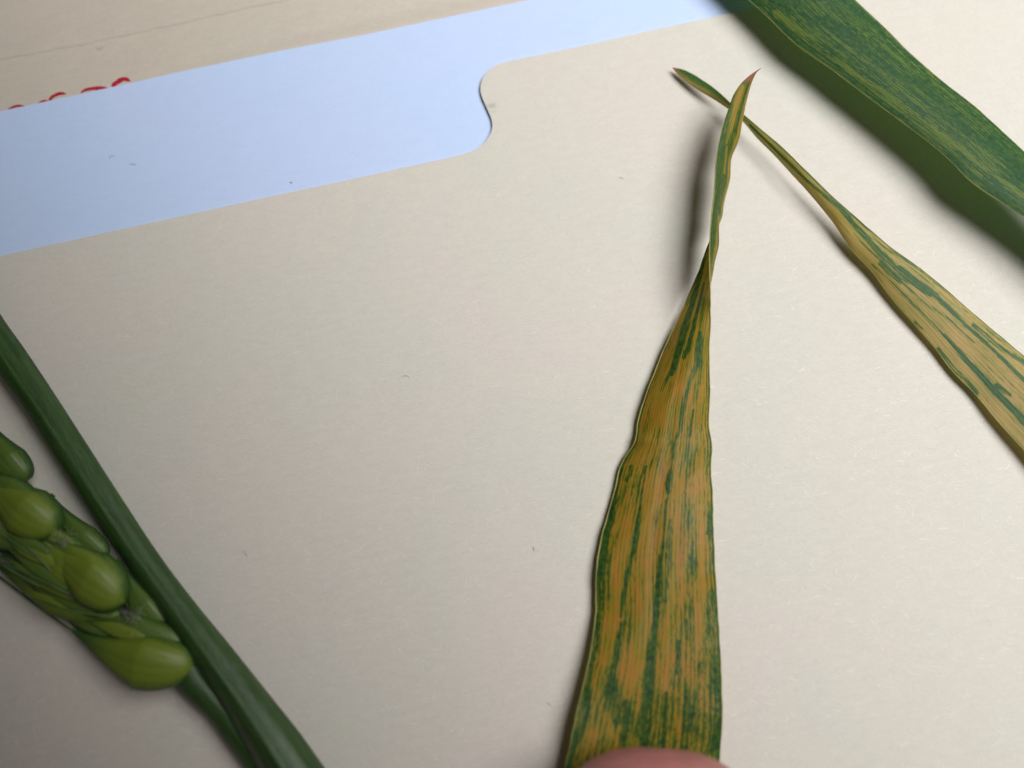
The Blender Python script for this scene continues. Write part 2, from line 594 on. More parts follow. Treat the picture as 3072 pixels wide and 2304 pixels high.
# ---- leaf 1: the broad striped leaf held under the finger, with a half twist
NY, NU = 620, 90
A = [(2390, 2148, .5), (2304, 2156, .5), (2274, 2158, .5), (2163, 2166, .6), (2043, 2164, .7), (1890, 2156, .8), (1727, 2146, .9), (1591, 2139, .9),
     (1482, 2137, .8), (1400, 2132, .8), (1341, 2135, .9), (1279, 2126, 1.1), (1182, 2129, 1.8), (1057, 2127, 3.0),
     (970, 2131, 4.1), (900, 2131, 4.9), (850, 2130, 5.3), (800, 2128, 5.6), (732, 2129, 5.8), (655, 2134, 5.9), (558, 2144, 5.9), (486, 2148, 5.9),
     (399, 2163, 5.8), (327, 2185, 5.7), (278, 2204, 5.6), (245, 2228, 5.6), (221, 2256, 5.6), (204, 2282, 5.7)]
B = [(2390, 1672, 3.4), (2304, 1695, 3.2), (2124, 1733, 2.6), (1972, 1769, 2.0), (1836, 1787, 1.3), (1738, 1788, 1.0), (1640, 1799, .8), (1547, 1822, .7),
     (1465, 1845, .6), (1400, 1861, .6), (1361, 1881, .6), (1330, 1903, .6), (1310, 1909, .6), (1279, 1911, .7), (1206, 1931, .9), (1100, 1970, .9), (1033, 1999, 1.0),
     (907, 2057, 1.3), (806, 2100, 1.6), (731, 2127, 2.0), (690, 2146, 2.2), (655, 2163, 2.5), (611, 2170, 2.7), (534, 2189, 3.0), (471, 2194, 3.2),
     (428, 2213, 3.3), (356, 2228, 3.7), (303, 2240, 4.1), (259, 2252, 4.7), (232, 2262, 5.1), (215, 2272, 5.4), (204, 2285, 5.7)]
# how far the mid-line bulges beyond the straight chord between the two edges: (y, dx, dh)
Mb = [(2390, 0, .6), (2304, 0, .6), (1900, 0, .9), (1500, 0, 1.3), (1100, 0, 1.2), (980, 2, 1.0), (920, 8, .6), (880, 14, .2), (840, 22, -.4), (790, 26, -.6), (732, 29, -.5),
      (690, 18, .0), (655, 6, .3), (600, 0, .8), (480, 0, .7), (300, 0, .5), (230, 0, .2), (204, 0, 0)]
yy = np.linspace(2390, 205, NY)
uu = np.linspace(0, 1, NU)
cr = lambda T, c: crom([t[0] for t in T], [t[c] for t in T], yy)
xA, hA, xB, hB, dM, hM = cr(A, 1), cr(A, 2), cr(B, 1), cr(B, 2), cr(Mb, 1), cr(Mb, 2)
xB = xB + 1.0 * vnoise(yy / 34, 3) * (yy > 780)
xA = xA + 0.7 * vnoise(yy / 30, 5) * (yy > 900)


def broad(v):
    k = 71
    vv = np.r_[np.full(k, v[0]), v, np.full(k, v[-1])]
    w = np.hanning(k); sm0 = np.convolve(vv, w / w.sum(), 'same')[k:-k]
    t = np.clip((yy - 930) / 120, 0, 1)
    return v * (1 - t) + sm0 * t


xBs, xAs = broad(xB), broad(xA)      # kinks of an edge stay at that edge and do not bend the veins
U = uu[None, :]                      # 0 = edge B (left below), 1 = edge A
bul = 4 * U * (1 - U)
X = xBs[:, None] * (1 - U) + xAs[:, None] * U + dM[:, None] * bul + (xB - xBs)[:, None] * (1 - U) ** 6 + (xA - xAs)[:, None] * U ** 6
H = hB[:, None] * (1 - U) + hA[:, None] * U + hM[:, None] * bul
Y = np.repeat(yy[:, None], NU, 1)
# gentle unevenness of the blade and the trough of the midrib
fl = np.clip((yy - 950) / 300, 0, 1)[:, None]
H = H + fl * (0.30 * vnoise(Y / 170 + U * 2.5, 11, 2) * bul + 0.035 * np.sin(U * 17) * bul
              - 0.16 * np.exp(-((U - 0.48) / 0.07) ** 2))
# small wave of the edges, and the kink where the left edge is notched
H = H + fl * 0.16 * vnoise(Y / 90, 19, 2) * np.abs(2 * U - 1) ** 4
H = H + 0.5 * np.exp(-((Y - 1318) / 22) ** 2) * np.exp(-(U / 0.25) ** 2)
# under the finger the blade is pushed to the card
pr = np.clip((Y - 2060) / 260, 0, 1); pr = pr * pr * (3 - 2 * pr) * np.exp(-((U - 0.62) / 0.3) ** 2)
H = H * (1 - 0.7 * pr) + 0.25 * pr
H = np.maximum(H, 0.12)
X = X + 0
P = at_np(X, Y, H)
mask = np.full(X.shape, 0.31) + 0.03 * np.clip((Y - 1250) / 400, 0, 1)
def F(pts, w, k, soft=.6, ws=None):
    global mask
    mask = mask + k * seg_field(X, Y, pts, w, soft, ws)
main_low = (Y > 800)
# green along both margins
mask += 0.42 * np.exp(-(U / 0.045) ** 2) * np.clip((Y - 1050) / 150, 0, 1)
mask += 0.25 * np.exp(-(U / 0.10) ** 2) * np.clip((Y - 1400) / 100, 0, 1) * np.clip((2100 - Y) / 300, .4, 1)
mask += 0.38 * np.exp(-((1 - U) / 0.04) ** 2) * np.clip((Y - 800) / 100, 0, 1)
mask += 0.10 * np.exp(-((1 - U) / 0.16) ** 2) * np.clip((Y - 1500) / 200, 0, 1)
F([(1838, 1500), (1812, 1590), (1802, 1700), (1798, 1740)], 20, .5, ws=[14, 22, 22, 10])
F([(1893, 1400), (1890, 1425), (1880, 1440)], 9, .5)
F([(1938, 1400), (1920, 1520), (1900, 1650), (1872, 1780), (1862, 1850)], 8, .55, ws=[5, 6, 8, 10, 7])
F([(1868, 1870), (1852, 1950), (1838, 2010), (1826, 2080)], 16, .5, ws=[14, 17, 14, 22])
F([(1845, 2060), (1840, 2110), (1850, 2160)], 40, .42, .8, ws=[38, 44, 30])
F([(1880, 2110), (1885, 2160), (1872, 2230)], 20, .35, .8)
F([(1700, 2280), (1760, 2160), (1765, 2070)], 16, .40, .8)
F([(2115, 775), (2086, 880), (2050, 1000), (2016, 1118)], 15, .70, ws=[5, 10, 15, 12])
F([(2112, 850), (2088, 950), (2066, 1040), (2052, 1070)], 10, .70, ws=[4, 8, 11, 9])
F([(2020, 1100), (1998, 1140), (1985, 1170)], 8, .45)
F([(2100, 1000), (2092, 1080), (2052, 1200), (2040, 1290), (2020, 1330), (2008, 1440)], 9, .45, ws=[8, 12, 9, 9, 7, 8])
F([(2080, 1230), (2074, 1270), (2070, 1310)], 5, .65)
F([(2110, 900), (2100, 1060), (2104, 1150)], 14, .30, .9)
F([(2004, 1425), (2002, 1450), (2004, 1478)], 8, .75, ws=[5, 9, 8])
F([(2064, 1340), (2060, 1480), (2075, 1640), (2075, 1900)], 12, .22, .9)
F([(1998, 1500), (1990, 1620), (1975, 1730), (1968, 1840), (1955, 1950), (1948, 2040), (1940, 2163), (1935, 2290)], 14, .62, .7, ws=[6, 8, 11, 14, 17, 22, 26, 30])
F([(2036, 1925), (2034, 2000), (2030, 2020)], 8, .7)
F([(2062, 1860), (2064, 1920)], 5, .5)
F([(2012, 1560), (2004, 1700), (1990, 1900)], 5, .35)
F([(2130, 1540), (2122, 1600)], 7, .55)
F([(2060, 2060), (2050, 2150), (2060, 2240)], 14, .28, .9)
F([(2000, 2080), (1992, 2200), (1988, 2280)], 9, .5)
mask += 0.13 * np.clip((Y - 1880) / 250, 0, 1) * np.clip((U - .45) / .2, 0, 1)
mask += 0.04 * np.clip((Y - 2080) / 160, 0, 1)
# orange bands stay free of green
for pts, w, k in [([(1880, 1560), (1850, 1740), (1820, 1980)], 26, .30), ([(1960, 1420), (1940, 1620), (1925, 1840), (1905, 2040)], 30, .30),
                  ([(2040, 1440), (2030, 1600), (2010, 1850), (1990, 2060)], 18, .32), ([(1985, 1180), (1990, 1260)], 40, .3),
                  ([(2100, 1380), (2105, 1700), (2095, 1980)], 16, .30)]:
    mask -= k * seg_field(X, Y, pts, w, .8)
# upper, twisted part: mostly green underside with yellow bands
up = np.clip((860 - Y) / 110, 0, 1)
xm = X
upm = 0.92 - 0.50 * seg_field(X, Y, [(2222, 262), (2206, 330), (2192, 380), (2180, 430)], 14, .7, ws=[20, 18, 12, 6]) \
      - 0.42 * seg_field(X, Y, [(2205, 400), (2198, 470)], 6, .7) - 0.45 * seg_field(X, Y, [(2180, 440), (2172, 520)], 6, .7) \
      - 0.5 * seg_field(X, Y, [(2158, 650), (2150, 730), (2142, 800)], 7, .7) + 0.2 * seg_field(X, Y, [(2240, 290), (2210, 400)], 10, .8)
hid = np.clip((U - .12) / .1, 0, 1)
mask = mask * (1 - up * hid) + upm * up * hid
mask += 0.10 * vnoise(Y / 60 + U * 40, 77, 2)
dry = np.clip((252 - Y) / 14, 0, 1) + 0.55 * np.exp(-((X - 1987) / 7) ** 2 - ((Y - 1415) / 30) ** 2) \
    + 0.28 * seg_field(X, Y, [(1968, 1540), (1962, 1640)], 14, .9) + 0.25 * seg_field(X, Y, [(2046, 1560), (2042, 1700)], 12, .9)
dry = np.clip(dry, 0, 1)
cells = np.clip((Y - 1800) / 200, 0, 1) * np.clip((U - .3) / .3, .2, 1)
uvv = np.stack([np.repeat(U, NY, 0), np.repeat(((2390 - yy) / 23.6)[:, None], NU, 1)], -1)
M['leaf_main'] = leaf_mat('striped_leaf_blade', (0.37, 0.180, 0.024), (0.28, 0.205, 0.014), (0.015, 0.052, 0.012), (0.052, 0.105, 0.012),
                          veins=27.0, nk=0.95, cross=0.9, vein_dark=0.70, trans=0.28, lo=0.34, hi=0.86, wk=0.15, olive=(0.165, 0.165, 0.012), olo=0.05, ohi=0.62)
M['margin_pale'] = flat_mat('leaf_margin', (0.34, 0.33, 0.09), 0.5, 0.4, 0.3, 300.0, trans=.3)
leaf1 = empty('striped_leaf')
tag(leaf1, 'broad yellow and green striped leaf with a twisted tip, held under the fingertip', 'leaf')
link('blade', grid_mesh('blade', P, attrs={'mask': mask, 'dry': dry, 'cells': cells}, uv=uvv), M['leaf_main'], leaf1)
margin('leaf_margin', P[:NY - 34:3, 0], 0.10, M['margin_pale'], leaf1)
margin('leaf_margin', P[:NY - 34:3, -1], 0.07, M['margin_pale'], leaf1)


def simple_leaf(name, L, R, hL, hR, hM, nv, nu, maskf, dryf, mat, label, rm=0.09, trough=0.0, wob=1.5, seed=1, ripple=0.15):
    """L, R: edge polylines in photo px from tip to base; heights given at fractions of the length"""
    a, _ = poly_resample(L, nv); b, _ = poly_resample(R, nv)
    s = np.linspace(0, 1, nv)
    f = lambda T: np.interp(s, [t[0] for t in T], [t[1] for t in T])
    def sm(v):
        k = max(3, nv // 14) | 1
        vv = np.r_[np.full(k, v[0]), v, np.full(k, v[-1])]
        return np.convolve(vv, np.hanning(k + 2)[1:-1] / np.hanning(k + 2).sum(), 'same')[k:-k]
    h1, h2, hm = sm(f(hL)), sm(f(hR)), sm(f(hM))
    U = np.linspace(0, 1, nu)[None, :]
    bul = 4 * U * (1 - U)
    n = (b - a) / np.maximum(1e-6, np.linalg.norm(b - a, axis=1))[:, None]
    a = a + n * (wob * vnoise(s * 40, seed))[:, None]
    b = b + n * (wob * vnoise(s * 36, seed + 9))[:, None]
    X = a[:, :1] * (1 - U) + b[:, :1] * U
    Y = a[:, 1:] * (1 - U) + b[:, 1:] * U
    H = h1[:, None] * (1 - U) + h2[:, None] * U + hm[:, None] * bul
    H = H + ripple * vnoise(s[:, None] * 14 + U * 2, seed + 4, 2) * (0.3 + np.abs(2 * U - 1)) - trough * np.exp(-((U - .5) / .05) ** 2)
    H = np.maximum(H, 0.1)
    P = at_np(X, Y, H)
    mid = P[:, nu // 2]
    ln = np.r_[0, np.cumsum(np.linalg.norm(np.diff(mid, axis=0), axis=1))] * 1000
    S = np.repeat(s[:, None], nu, 1)
    UU = np.repeat(U, nv, 0)
    mk = maskf(X, Y, UU, S); dr = np.clip(dryf(X, Y, UU, S), 0, 1)
    root = empty(name)
    link('blade', grid_mesh('blade', P, attrs={'mask': mk, 'dry': dr, 'cells': mk * 0},
                            uv=np.stack([UU, np.repeat(ln[:, None], nu, 1)], -1)), mat, root)
    margin('leaf_margin', P[4::3, 0], rm, M['margin_pale'], root)
    margin('leaf_margin', P[4::3, -1], rm, M['margin_pale'], root)
    root['label'] = label; root['category'] = 'leaf'
    return root


# ---- leaf 2: narrow leaf whose tip passes under leaf 1
UP = [(2016, 202), (2040, 206), (2078, 222), (2112, 244), (2156, 276), (2189, 307), (2233, 346), (2271, 378), (2334, 431), (2411, 505),
      (2500, 592), (2593, 674), (2670, 740), (2762, 807), (2834, 865), (2921, 942), (3002, 1010), (3070, 1067), (3300, 1250)]
LO = [(2016, 203), (2036, 226), (2059, 245), (2103, 276), (2151, 303), (2185, 326), (2228, 363), (2271, 413), (2320, 462), (2382, 529), (2426, 577),
      (2500, 668), (2559, 754), (2617, 817), (2670, 889), (2728, 957), (2800, 1039), (2863, 1120), (2930, 1188), (3002, 1275), (3070, 1350), (3290, 1600)]


def mask2(X, Y, U, S):   # U: 0 = upper edge, 1 = lower edge
    m = np.full(X.shape, 0.13)
    sf = lambda p, w, ws=None, soft=.6: seg_field(X, Y, p, w, soft, ws)
    m += 0.55 * sf([(2250, 375), (2420, 540), (2520, 625), (2640, 760), (2720, 835), (2790, 885)], 22, [5, 7, 10, 15, 14, 8], .7)
    m += 0.16 * np.exp(-(U / .30) ** 2) * np.clip((2900 - X) / 150, 0, 1)
    m += 0.18 * np.clip((2420 - X) / 150, 0, 1)
    m += 0.30 * np.exp(-(U / .12) ** 2) * np.clip((3000 - X) / 200, .5, 1)
    m += 0.65 * sf([(2699, 802), (2760, 850), (2810, 889), (2882, 962), (2978, 1048), (3070, 1138), (3200, 1250)], 10, [9, 11, 10, 9, 9, 8, 8])
    m += 0.75 * sf([(2834, 1006), (2882, 1062), (2945, 1130), (3010, 1200), (3070, 1262), (3200, 1390)], 14, [6, 12, 14, 17, 18, 18])
    m += 0.45 * sf([(2617, 793), (2700, 872), (2795, 966), (2834, 1010)], 7, [5, 7, 9, 6])
    m += 0.40 * sf([(2560, 700), (2660, 800), (2760, 900), (2850, 960), (2920, 1028)], 6, [3, 6, 7, 6, 8])
    m += 0.55 * sf([(2640, 790), (2700, 850)], 8)
    m += 0.60 * sf([(2815, 1045), (2860, 1105), (2900, 1140), (2932, 1180)], 9, [7, 10, 9, 8])
    m += 0.55 * sf([(2745, 965), (2765, 985)], 6)
    m += 0.55 * sf([(2990, 1155), (3030, 1185)], 9)
    m += 0.45 * sf([(2920, 975), (2990, 1035), (3072, 1090)], 9)
    m += 0.30 * np.exp(-((1 - U) / .05) ** 2)
    m += 0.45 * np.clip((2260 - X) / 120, 0, 1) * np.exp(-(U / .7) ** 2)
    m += 0.12 * vnoise(X / 26 + U * 30, 31, 2)
    m -= 0.18 * np.clip((U - .55) / .3, 0, 1) * np.clip((X - 2500) / 300, 0, 1)
    return m


def dry2(X, Y, U, S):
    return np.clip((2040 - X) / 14, 0, 1) + 0.7 * np.exp(-((1 - U) / .16) ** 2) * np.clip((2230 - X) / 60, 0, 1)


M['leaf_two'] = leaf_mat('narrow_leaf_blade', (0.40, 0.275, 0.085), (0.30, 0.245, 0.06), (0.018, 0.072, 0.020), (0.045, 0.115, 0.025),
                         veins=16.0, nk=0.60, vein_dark=0.90, trans=0.30, ustretch=.9, lo=0.36, hi=0.74, olive=(0.17, 0.185, 0.03), olo=0.1, ohi=0.6)
simple_leaf('narrow_leaf', UP, LO,
            [(0, .7), (.12, 2.2), (.3, 3.1), (.5, 2.2), (.7, 1.4), (.85, 1.8), (1, 2.4)],
            [(0, .7), (.12, 1.5), (.3, 1.7), (.5, 1.0), (.65, .7), (.8, 1.2), (1, 2.2)],
            [(0, 0), (.2, .3), (.5, .15), (.75, .05), (1, .1)], 420, 60, mask2, dry2, M['leaf_two'],
            'narrow ochre leaf with green dashes whose tip passes under the twisted leaf', 0.045, 0.0, 0.8, 21, .06)

# ---- leaf 3: wide green leaf, top right
UP3 = [(2240, -340), (2420, -150), (2565, 0), (2657, 87), (2734, 164), (2830, 246), (2922, 318), (3023, 410), (3072, 456), (3400, 760)]
LO3 = [(1980, -300), (2110, -140), (2236, -10), (2300, 48), (2353, 101), (2396, 140), (2493, 207), (2589, 280), (2686, 352), (2782, 424), (2855, 487),
       (2912, 545), (2990, 598), (3072, 651), (3330, 840)]


def mask3(X, Y, U, S):
    m = np.full(X.shape, 0.66)
    sf = lambda p, w, ws=None, soft=.8: seg_field(X, Y, p, w, soft, ws)
    m -= 0.36 * sf([(2330, 40), (2450, 140), (2600, 240), (2700, 310), (2790, 375), (2890, 450), (2990, 530), (3072, 590)], 18, [20, 14, 11, 12, 16, 17, 14, 13])
    m -= 0.26 * sf([(2540, 210), (2640, 290), (2740, 360), (2840, 440), (2940, 530)], 11)
    m -= 0.22 * sf([(2420, 160), (2520, 240), (2620, 320), (2750, 410), (2860, 500), (3000, 610)], 8)
    m -= 0.20 * sf([(2400, 20), (2500, 110), (2620, 200), (2730, 290), (2880, 400), (3040, 520)], 7)
    m -= 0.10 * sf([(2380, 60), (2600, 200), (2780, 310), (3000, 500)], 30)
    m -= 0.22 * sf([(2590, 20), (2660, 92), (2740, 170), (2800, 225)], 9)
    m -= 0.12 * sf([(2450, 0), (2700, 200), (2950, 400)], 50)
    m -= 0.10 * sf([(2300, -20), (2400, 50)], 50)
    m += 0.14 * sf([(2500, 60), (2800, 300), (3072, 530)], 40)
    m += 0.05 * vnoise(X / 30 + U * 30, 57, 2)
    return m


M['leaf_three'] = leaf_mat('green_leaf_blade', (0.115, 0.180, 0.035), (0.20, 0.225, 0.035), (0.018, 0.070, 0.022), (0.038, 0.108, 0.034),
                           veins=24.0, nk=1.0, vein_dark=0.74, lo=0.10, hi=0.66, wk=0.15, rough=0.46, trans=0.46, ustretch=1.25, sheen=0.05)
simple_leaf('green_leaf', UP3, LO3,
            [(0, 4.0), (.3, 4.0), (.6, 4.0), (.8, 4.2), (1, 4.6)],
            [(0, 2.8), (.2, 3.2), (.35, 3.7), (.6, 4.6), (.8, 5.4), (1, 6.0)],
            [(0, .8), (1, .8)], 380, 90, mask3, lambda X, Y, U, S: X * 0, M['leaf_three'],
            'wide dark green leaf raised above the folder in the upper right', 0.05, 0.0, 0.5, 61, .06)

# ------------------------------------------------------------------ green stem, lower left
def stem_mat():
    k = NT('stem_green')
    uv = k.n('ShaderNodeUVMap').outputs[0]
    a = k.noise(k.vmul(uv, (14.0, 0.12, 1)), 1.0, 3.0, .6)
    b = k.noise(k.vmul(uv, (60.0, 0.5, 1)), 1.0, 3.0, .6)
    c = k.noise(k.vmul(uv, (8.0, 0.6, 1)), 1.0, 3.0, .6)
    col = k.mix(k.ramp(a, .35, .65), (0.018, 0.052, 0.008), (0.034, 0.082, 0.018))
    col = k.mix(k.ramp(c, .48, .75, 0, .5), col, (0.050, 0.092, 0.040))
    hv = k.n('ShaderNodeHueSaturation'); k.put(hv.inputs['Color'], col)
    k.put(hv.inputs['Value'], k.ramp(b, .25, .75, .84, 1.16))
    k.set(Base_Color=hv.outputs[0], Roughness=0.42)
    k.b.inputs['Specular IOR Level'].default_value = 0.5
    k.set(Normal=k.bump(b, 0.00011, .6))
    return k.m


M['stem'] = stem_mat()
SL = [(-260, 700), (-90, 990), (0, 1134), (57, 1212), (133, 1326), (205, 1440), (280, 1553), (340, 1640), (399, 1726), (506, 1879), (592, 2012), (666, 2125), (772, 2304), (860, 2450)]
SR = [(-180, 590), (-60, 820), (0, 940), (75, 1048), (176, 1200), (266, 1340), (373, 1506), (479, 1666), (579, 1799), (699, 1946), (799, 2072), (900, 2199), (975, 2304), (1070, 2440)]


def loft_stem(name, SL, SR, hc, prof, nv, mat, parent=None, ridge=None):
    a, _ = poly_resample(SL, nv); b, _ = poly_resample(SR, nv)
    s = np.linspace(0, 1, nv)
    hcv = np.interp(s, [t[0] for t in hc], [t[1] for t in hc])
    n = len(prof)
    pu = np.array([p[0] for p in prof]); ph = np.array([p[1] for p in prof])
    Xc = a[:, :1] * (1 - pu) + b[:, :1] * pu
    Yc = a[:, 1:] * (1 - pu) + b[:, 1:] * pu
    w = np.linalg.norm(at_np(a[:, 0], a[:, 1], hcv) - at_np(b[:, 0], b[:, 1], hcv), axis=1) * 1000
    H = hcv[:, None] + w[:, None] * ph[None, :]
    P = at_np(Xc, Yc, np.maximum(H, .05))
    mid = P.mean(1); ln = np.r_[0, np.cumsum(np.linalg.norm(np.diff(mid, axis=0), axis=1))] * 1000
    uv = np.stack([np.repeat(np.linspace(0, 1, n)[None], nv, 0), np.repeat(ln[:, None], n, 1)], -1)
    return link(name, grid_mesh(name, P, True, uv=uv), mat, parent)


# cross-section: (fraction across, height as a share of the width); a keeled, slightly folded sheath
top = [(0.0, 0.0), (0.03, 0.10), (0.08, 0.20), (0.15, 0.29), (0.22, 0.345), (0.29, 0.378), (0.33, 0.392), (0.355, 0.396), (0.38, 0.388), (0.42, 0.372), (0.47, 0.362),
       (0.52, 0.355), (0.60, 0.335), (0.70, 0.30), (0.80, 0.24), (0.88, 0.165), (0.95, 0.08), (1.0, 0.0)]
bot = [(0.94, -0.10), (0.82, -0.22), (0.66, -0.31), (0.5, -0.34), (0.34, -0.31), (0.18, -0.22), (0.06, -0.10)]
st = empty('wheat_plant')
loft_stem('stem', SL, SR, [(0, 2.6), (.5, 2.7), (1, 3.2)], top + bot, 160, M['stem'], st)
tag(st, 'thick smooth green stem with a raised ridge crossing the lower left corner', 'stem')

# ------------------------------------------------------------------ wheat ear
def husk_mat(name, belly, side, tipc):
    k = NT(name)
    uv = k.n('ShaderNodeUVMap').outputs[0]
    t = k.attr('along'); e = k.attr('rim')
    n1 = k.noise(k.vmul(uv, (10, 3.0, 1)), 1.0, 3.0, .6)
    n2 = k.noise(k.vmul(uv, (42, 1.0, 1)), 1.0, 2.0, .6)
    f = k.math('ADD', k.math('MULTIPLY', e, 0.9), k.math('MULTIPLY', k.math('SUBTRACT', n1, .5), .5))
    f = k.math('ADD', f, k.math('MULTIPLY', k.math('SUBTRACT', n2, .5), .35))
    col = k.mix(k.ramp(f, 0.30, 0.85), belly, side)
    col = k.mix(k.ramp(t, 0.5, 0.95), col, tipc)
    k.set(Base_Color=col, Roughness=0.46)
    k.b.inputs['Specular IOR Level'].default_value = 0.5
    k.b.inputs['Subsurface Weight'].default_value = 0.25
    k.b.inputs['Subsurface Radius'].default_value = (0.0008, 0.001, 0.0003)
    k.b.inputs['Subsurface Scale'].default_value = 1.0
    k.set(Normal=k.bump(n2, 0.00007, .6))
    return k.m


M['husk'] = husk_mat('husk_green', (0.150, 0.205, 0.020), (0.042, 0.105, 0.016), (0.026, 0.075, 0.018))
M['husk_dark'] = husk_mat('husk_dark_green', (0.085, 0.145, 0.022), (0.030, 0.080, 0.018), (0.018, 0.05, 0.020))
M['awn'] = flat_mat('awn_green', (0.065, 0.115, 0.035), .45, .5, .3, 500)
M['hair'] = flat_mat('pale_hair', (0.30, 0.34, 0.24), .5, .5, .3, 500)


def husk(name, b, t, width, hb, ht, mat, parent, bulge=.33, thick=.62, keel=.25, bend=0.0, awn=0.0, point=1.25):
    """a boat-shaped husk from base b to tip t (photo px), width in px, heights in mm"""
    B3 = at(b[0], b[1], hb); T3 = at(t[0], t[1], ht)
    axis = T3 - B3; L = axis.length; axis.normalize()
    side = axis.cross(Vector((0, 0, 1))).normalized()
    upv = side.cross(axis).normalized()
    px = (at(1537, 1152, 0) - at(1536, 1152, 0)).length
    hw = width * px / 2 * (CAM.z - hb * MM) / CAM.z
    nv, nu = 50, 84
    Pp = np.zeros((nv, nu, 3)); al = np.zeros((nv, nu)); rim = np.zeros((nv, nu)); uv = np.zeros((nv, nu, 2))
    for i in range(nv):
        s = i / (nv - 1)
        # blunt base, widest at 'bulge', long taper to the tip
        if s < bulge:
            r = math.sqrt(max(0, 1 - ((bulge - s) / bulge) ** 2)) ** 0.9
        else:
            q = (s - bulge) / (1 - bulge)
            r = (1 - q ** point) * (1 - .45 * q) + .012
        c = B3 + axis * (L * s) + side * (bend * L * math.sin(math.pi * s)) + upv * (hw * thick * .12 * math.sin(math.pi * s))
        for j in range(nu):
            a = 2 * math.pi * j / nu
            ca, sa = math.cos(a), math.sin(a)
            rr = 1 + 0.010 * math.cos(a * 17 + s * 1.5) * min(1, s * 5) + keel * 0.75 * max(0, math.cos(a - 1.15)) ** 12 * min(1, s * 3)
            q = c + side * (ca * hw * r * rr) + upv * (sa * hw * r * rr * thick)
            Pp[i, j] = q
            al[i, j] = s
            rim[i, j] = abs(ca) ** 2 * .9 + max(0, s - .45) * .9 + max(0, .10 - s) * 5
            uv[i, j] = (j / nu, s * L * 1000)
    o = link(name, grid_mesh(name, Pp, True, {'along': al, 'rim': rim}, uv), mat, parent)
    if awn > 0:
        pts = []
        d = axis + upv * 0.05
        for q in np.linspace(0, 1, 14):
            pts.append(T3 - axis * (L * .06) + d * (awn * MM * q) + side * (awn * MM * .10 * q * q) - Vector((0, 0, 1)) * awn * MM * .08 * q * q)
        link('awn', tube_mesh('awn', pts, [0.22 * MM * (1 - .75 * q) for q in np.linspace(0, 1, 14)], 6), M['awn'], o)
    return o


def tuft(x, y, h, parent, n=34, spread=26, seed=3):
    r = random.Random(seed)
    V = []; Fc = []
    for i in range(n):
        x0 = x + r.gauss(0, spread * .6); y0 = y + r.gauss(0, spread * .45)
        a = r.uniform(0, 6.28); ln = r.uniform(14, 34)
        pts = [at(x0 + math.cos(a + k * .25) * ln * k / 4, y0 + math.sin(a + k * .25) * ln * k / 4, h + .25 * k * (1 - k / 6)) for k in range(5)]
        for k, p in enumerate(pts):
            w = 0.045 * MM * (1 - k / 5.5)
            sd = Vector((-math.sin(a), math.cos(a), 0)) * w
            V += [tuple(p + sd), tuple(p - sd), tuple(p + Vector((0, 0, w)))]
        b0 = len(V) - 15
        for k in range(4):
            for c in range(3):
                c2 = (c + 1) % 3
                Fc.append((b0 + 3*k + c, b0 + 3*k + c2, b0 + 3*k + 3 + c2, b0 + 3*k + 3 + c))
    o = link('hair_tuft', mesh('hair_tuft', V, Fc), M['hair'], parent)
    tag(o, kind='stuff')
    return o


ear = empty('wheat_ear')
tag(ear, 'unripe green ear of wheat with plump grains at the lower left edge', 'wheat ear')
# stalk of the ear, coming out below the lowest spikelet and running behind the stem
PL = [(500, 2000), (520, 2052), (560, 2098), (619, 2152), (676, 2228), (736, 2310), (800, 2400)]
PR = [(590, 1985), (622, 2030), (668, 2080), (728, 2150), (790, 2240), (850, 2330), (910, 2420)]
ring = [(0.5 - 0.5 * math.cos(a), 0.38 * math.sin(a)) for a in np.linspace(0, 2 * math.pi, 20, endpoint=False)]
loft_stem('stalk', PL, PR, [(0, 2.6), (.3, 1.9), (1, 1.6)], ring, 60, M['stem'], ear)
rach = [(560, 1985), (470, 1880), (350, 1750), (250, 1640), (130, 1530), (20, 1420), (-120, 1280), (-340, 1040)]
link('rachis', tube_mesh('rachis', poly_resample([tuple(at(x, y, 2.0)) for x, y in rach], 60)[0], [1.1 * MM] * 60, 10), M['awn'], ear)

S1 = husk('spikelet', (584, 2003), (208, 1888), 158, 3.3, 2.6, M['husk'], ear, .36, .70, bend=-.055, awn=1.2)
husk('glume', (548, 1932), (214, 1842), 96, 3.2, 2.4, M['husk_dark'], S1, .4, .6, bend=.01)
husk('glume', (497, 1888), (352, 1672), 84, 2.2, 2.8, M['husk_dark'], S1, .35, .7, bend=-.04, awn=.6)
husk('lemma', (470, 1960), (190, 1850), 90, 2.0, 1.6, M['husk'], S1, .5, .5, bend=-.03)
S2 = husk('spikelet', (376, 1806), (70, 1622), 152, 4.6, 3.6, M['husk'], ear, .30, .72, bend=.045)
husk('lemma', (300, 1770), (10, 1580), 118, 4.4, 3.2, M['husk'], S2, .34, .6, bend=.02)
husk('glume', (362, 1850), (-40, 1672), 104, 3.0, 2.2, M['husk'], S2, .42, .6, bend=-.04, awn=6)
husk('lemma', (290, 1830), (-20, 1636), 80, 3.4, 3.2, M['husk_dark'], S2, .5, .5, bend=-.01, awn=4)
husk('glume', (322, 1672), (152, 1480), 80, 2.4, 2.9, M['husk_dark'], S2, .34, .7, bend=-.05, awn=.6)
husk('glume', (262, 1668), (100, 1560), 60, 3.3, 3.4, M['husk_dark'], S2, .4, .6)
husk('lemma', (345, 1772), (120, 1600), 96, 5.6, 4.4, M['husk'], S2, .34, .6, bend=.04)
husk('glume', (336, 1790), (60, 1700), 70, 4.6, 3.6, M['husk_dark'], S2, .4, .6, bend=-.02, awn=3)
S3 = husk('spikelet', (172, 1596), (-80, 1392), 150, 4.8, 3.8, M['husk'], ear, .30, .72, bend=-.02)
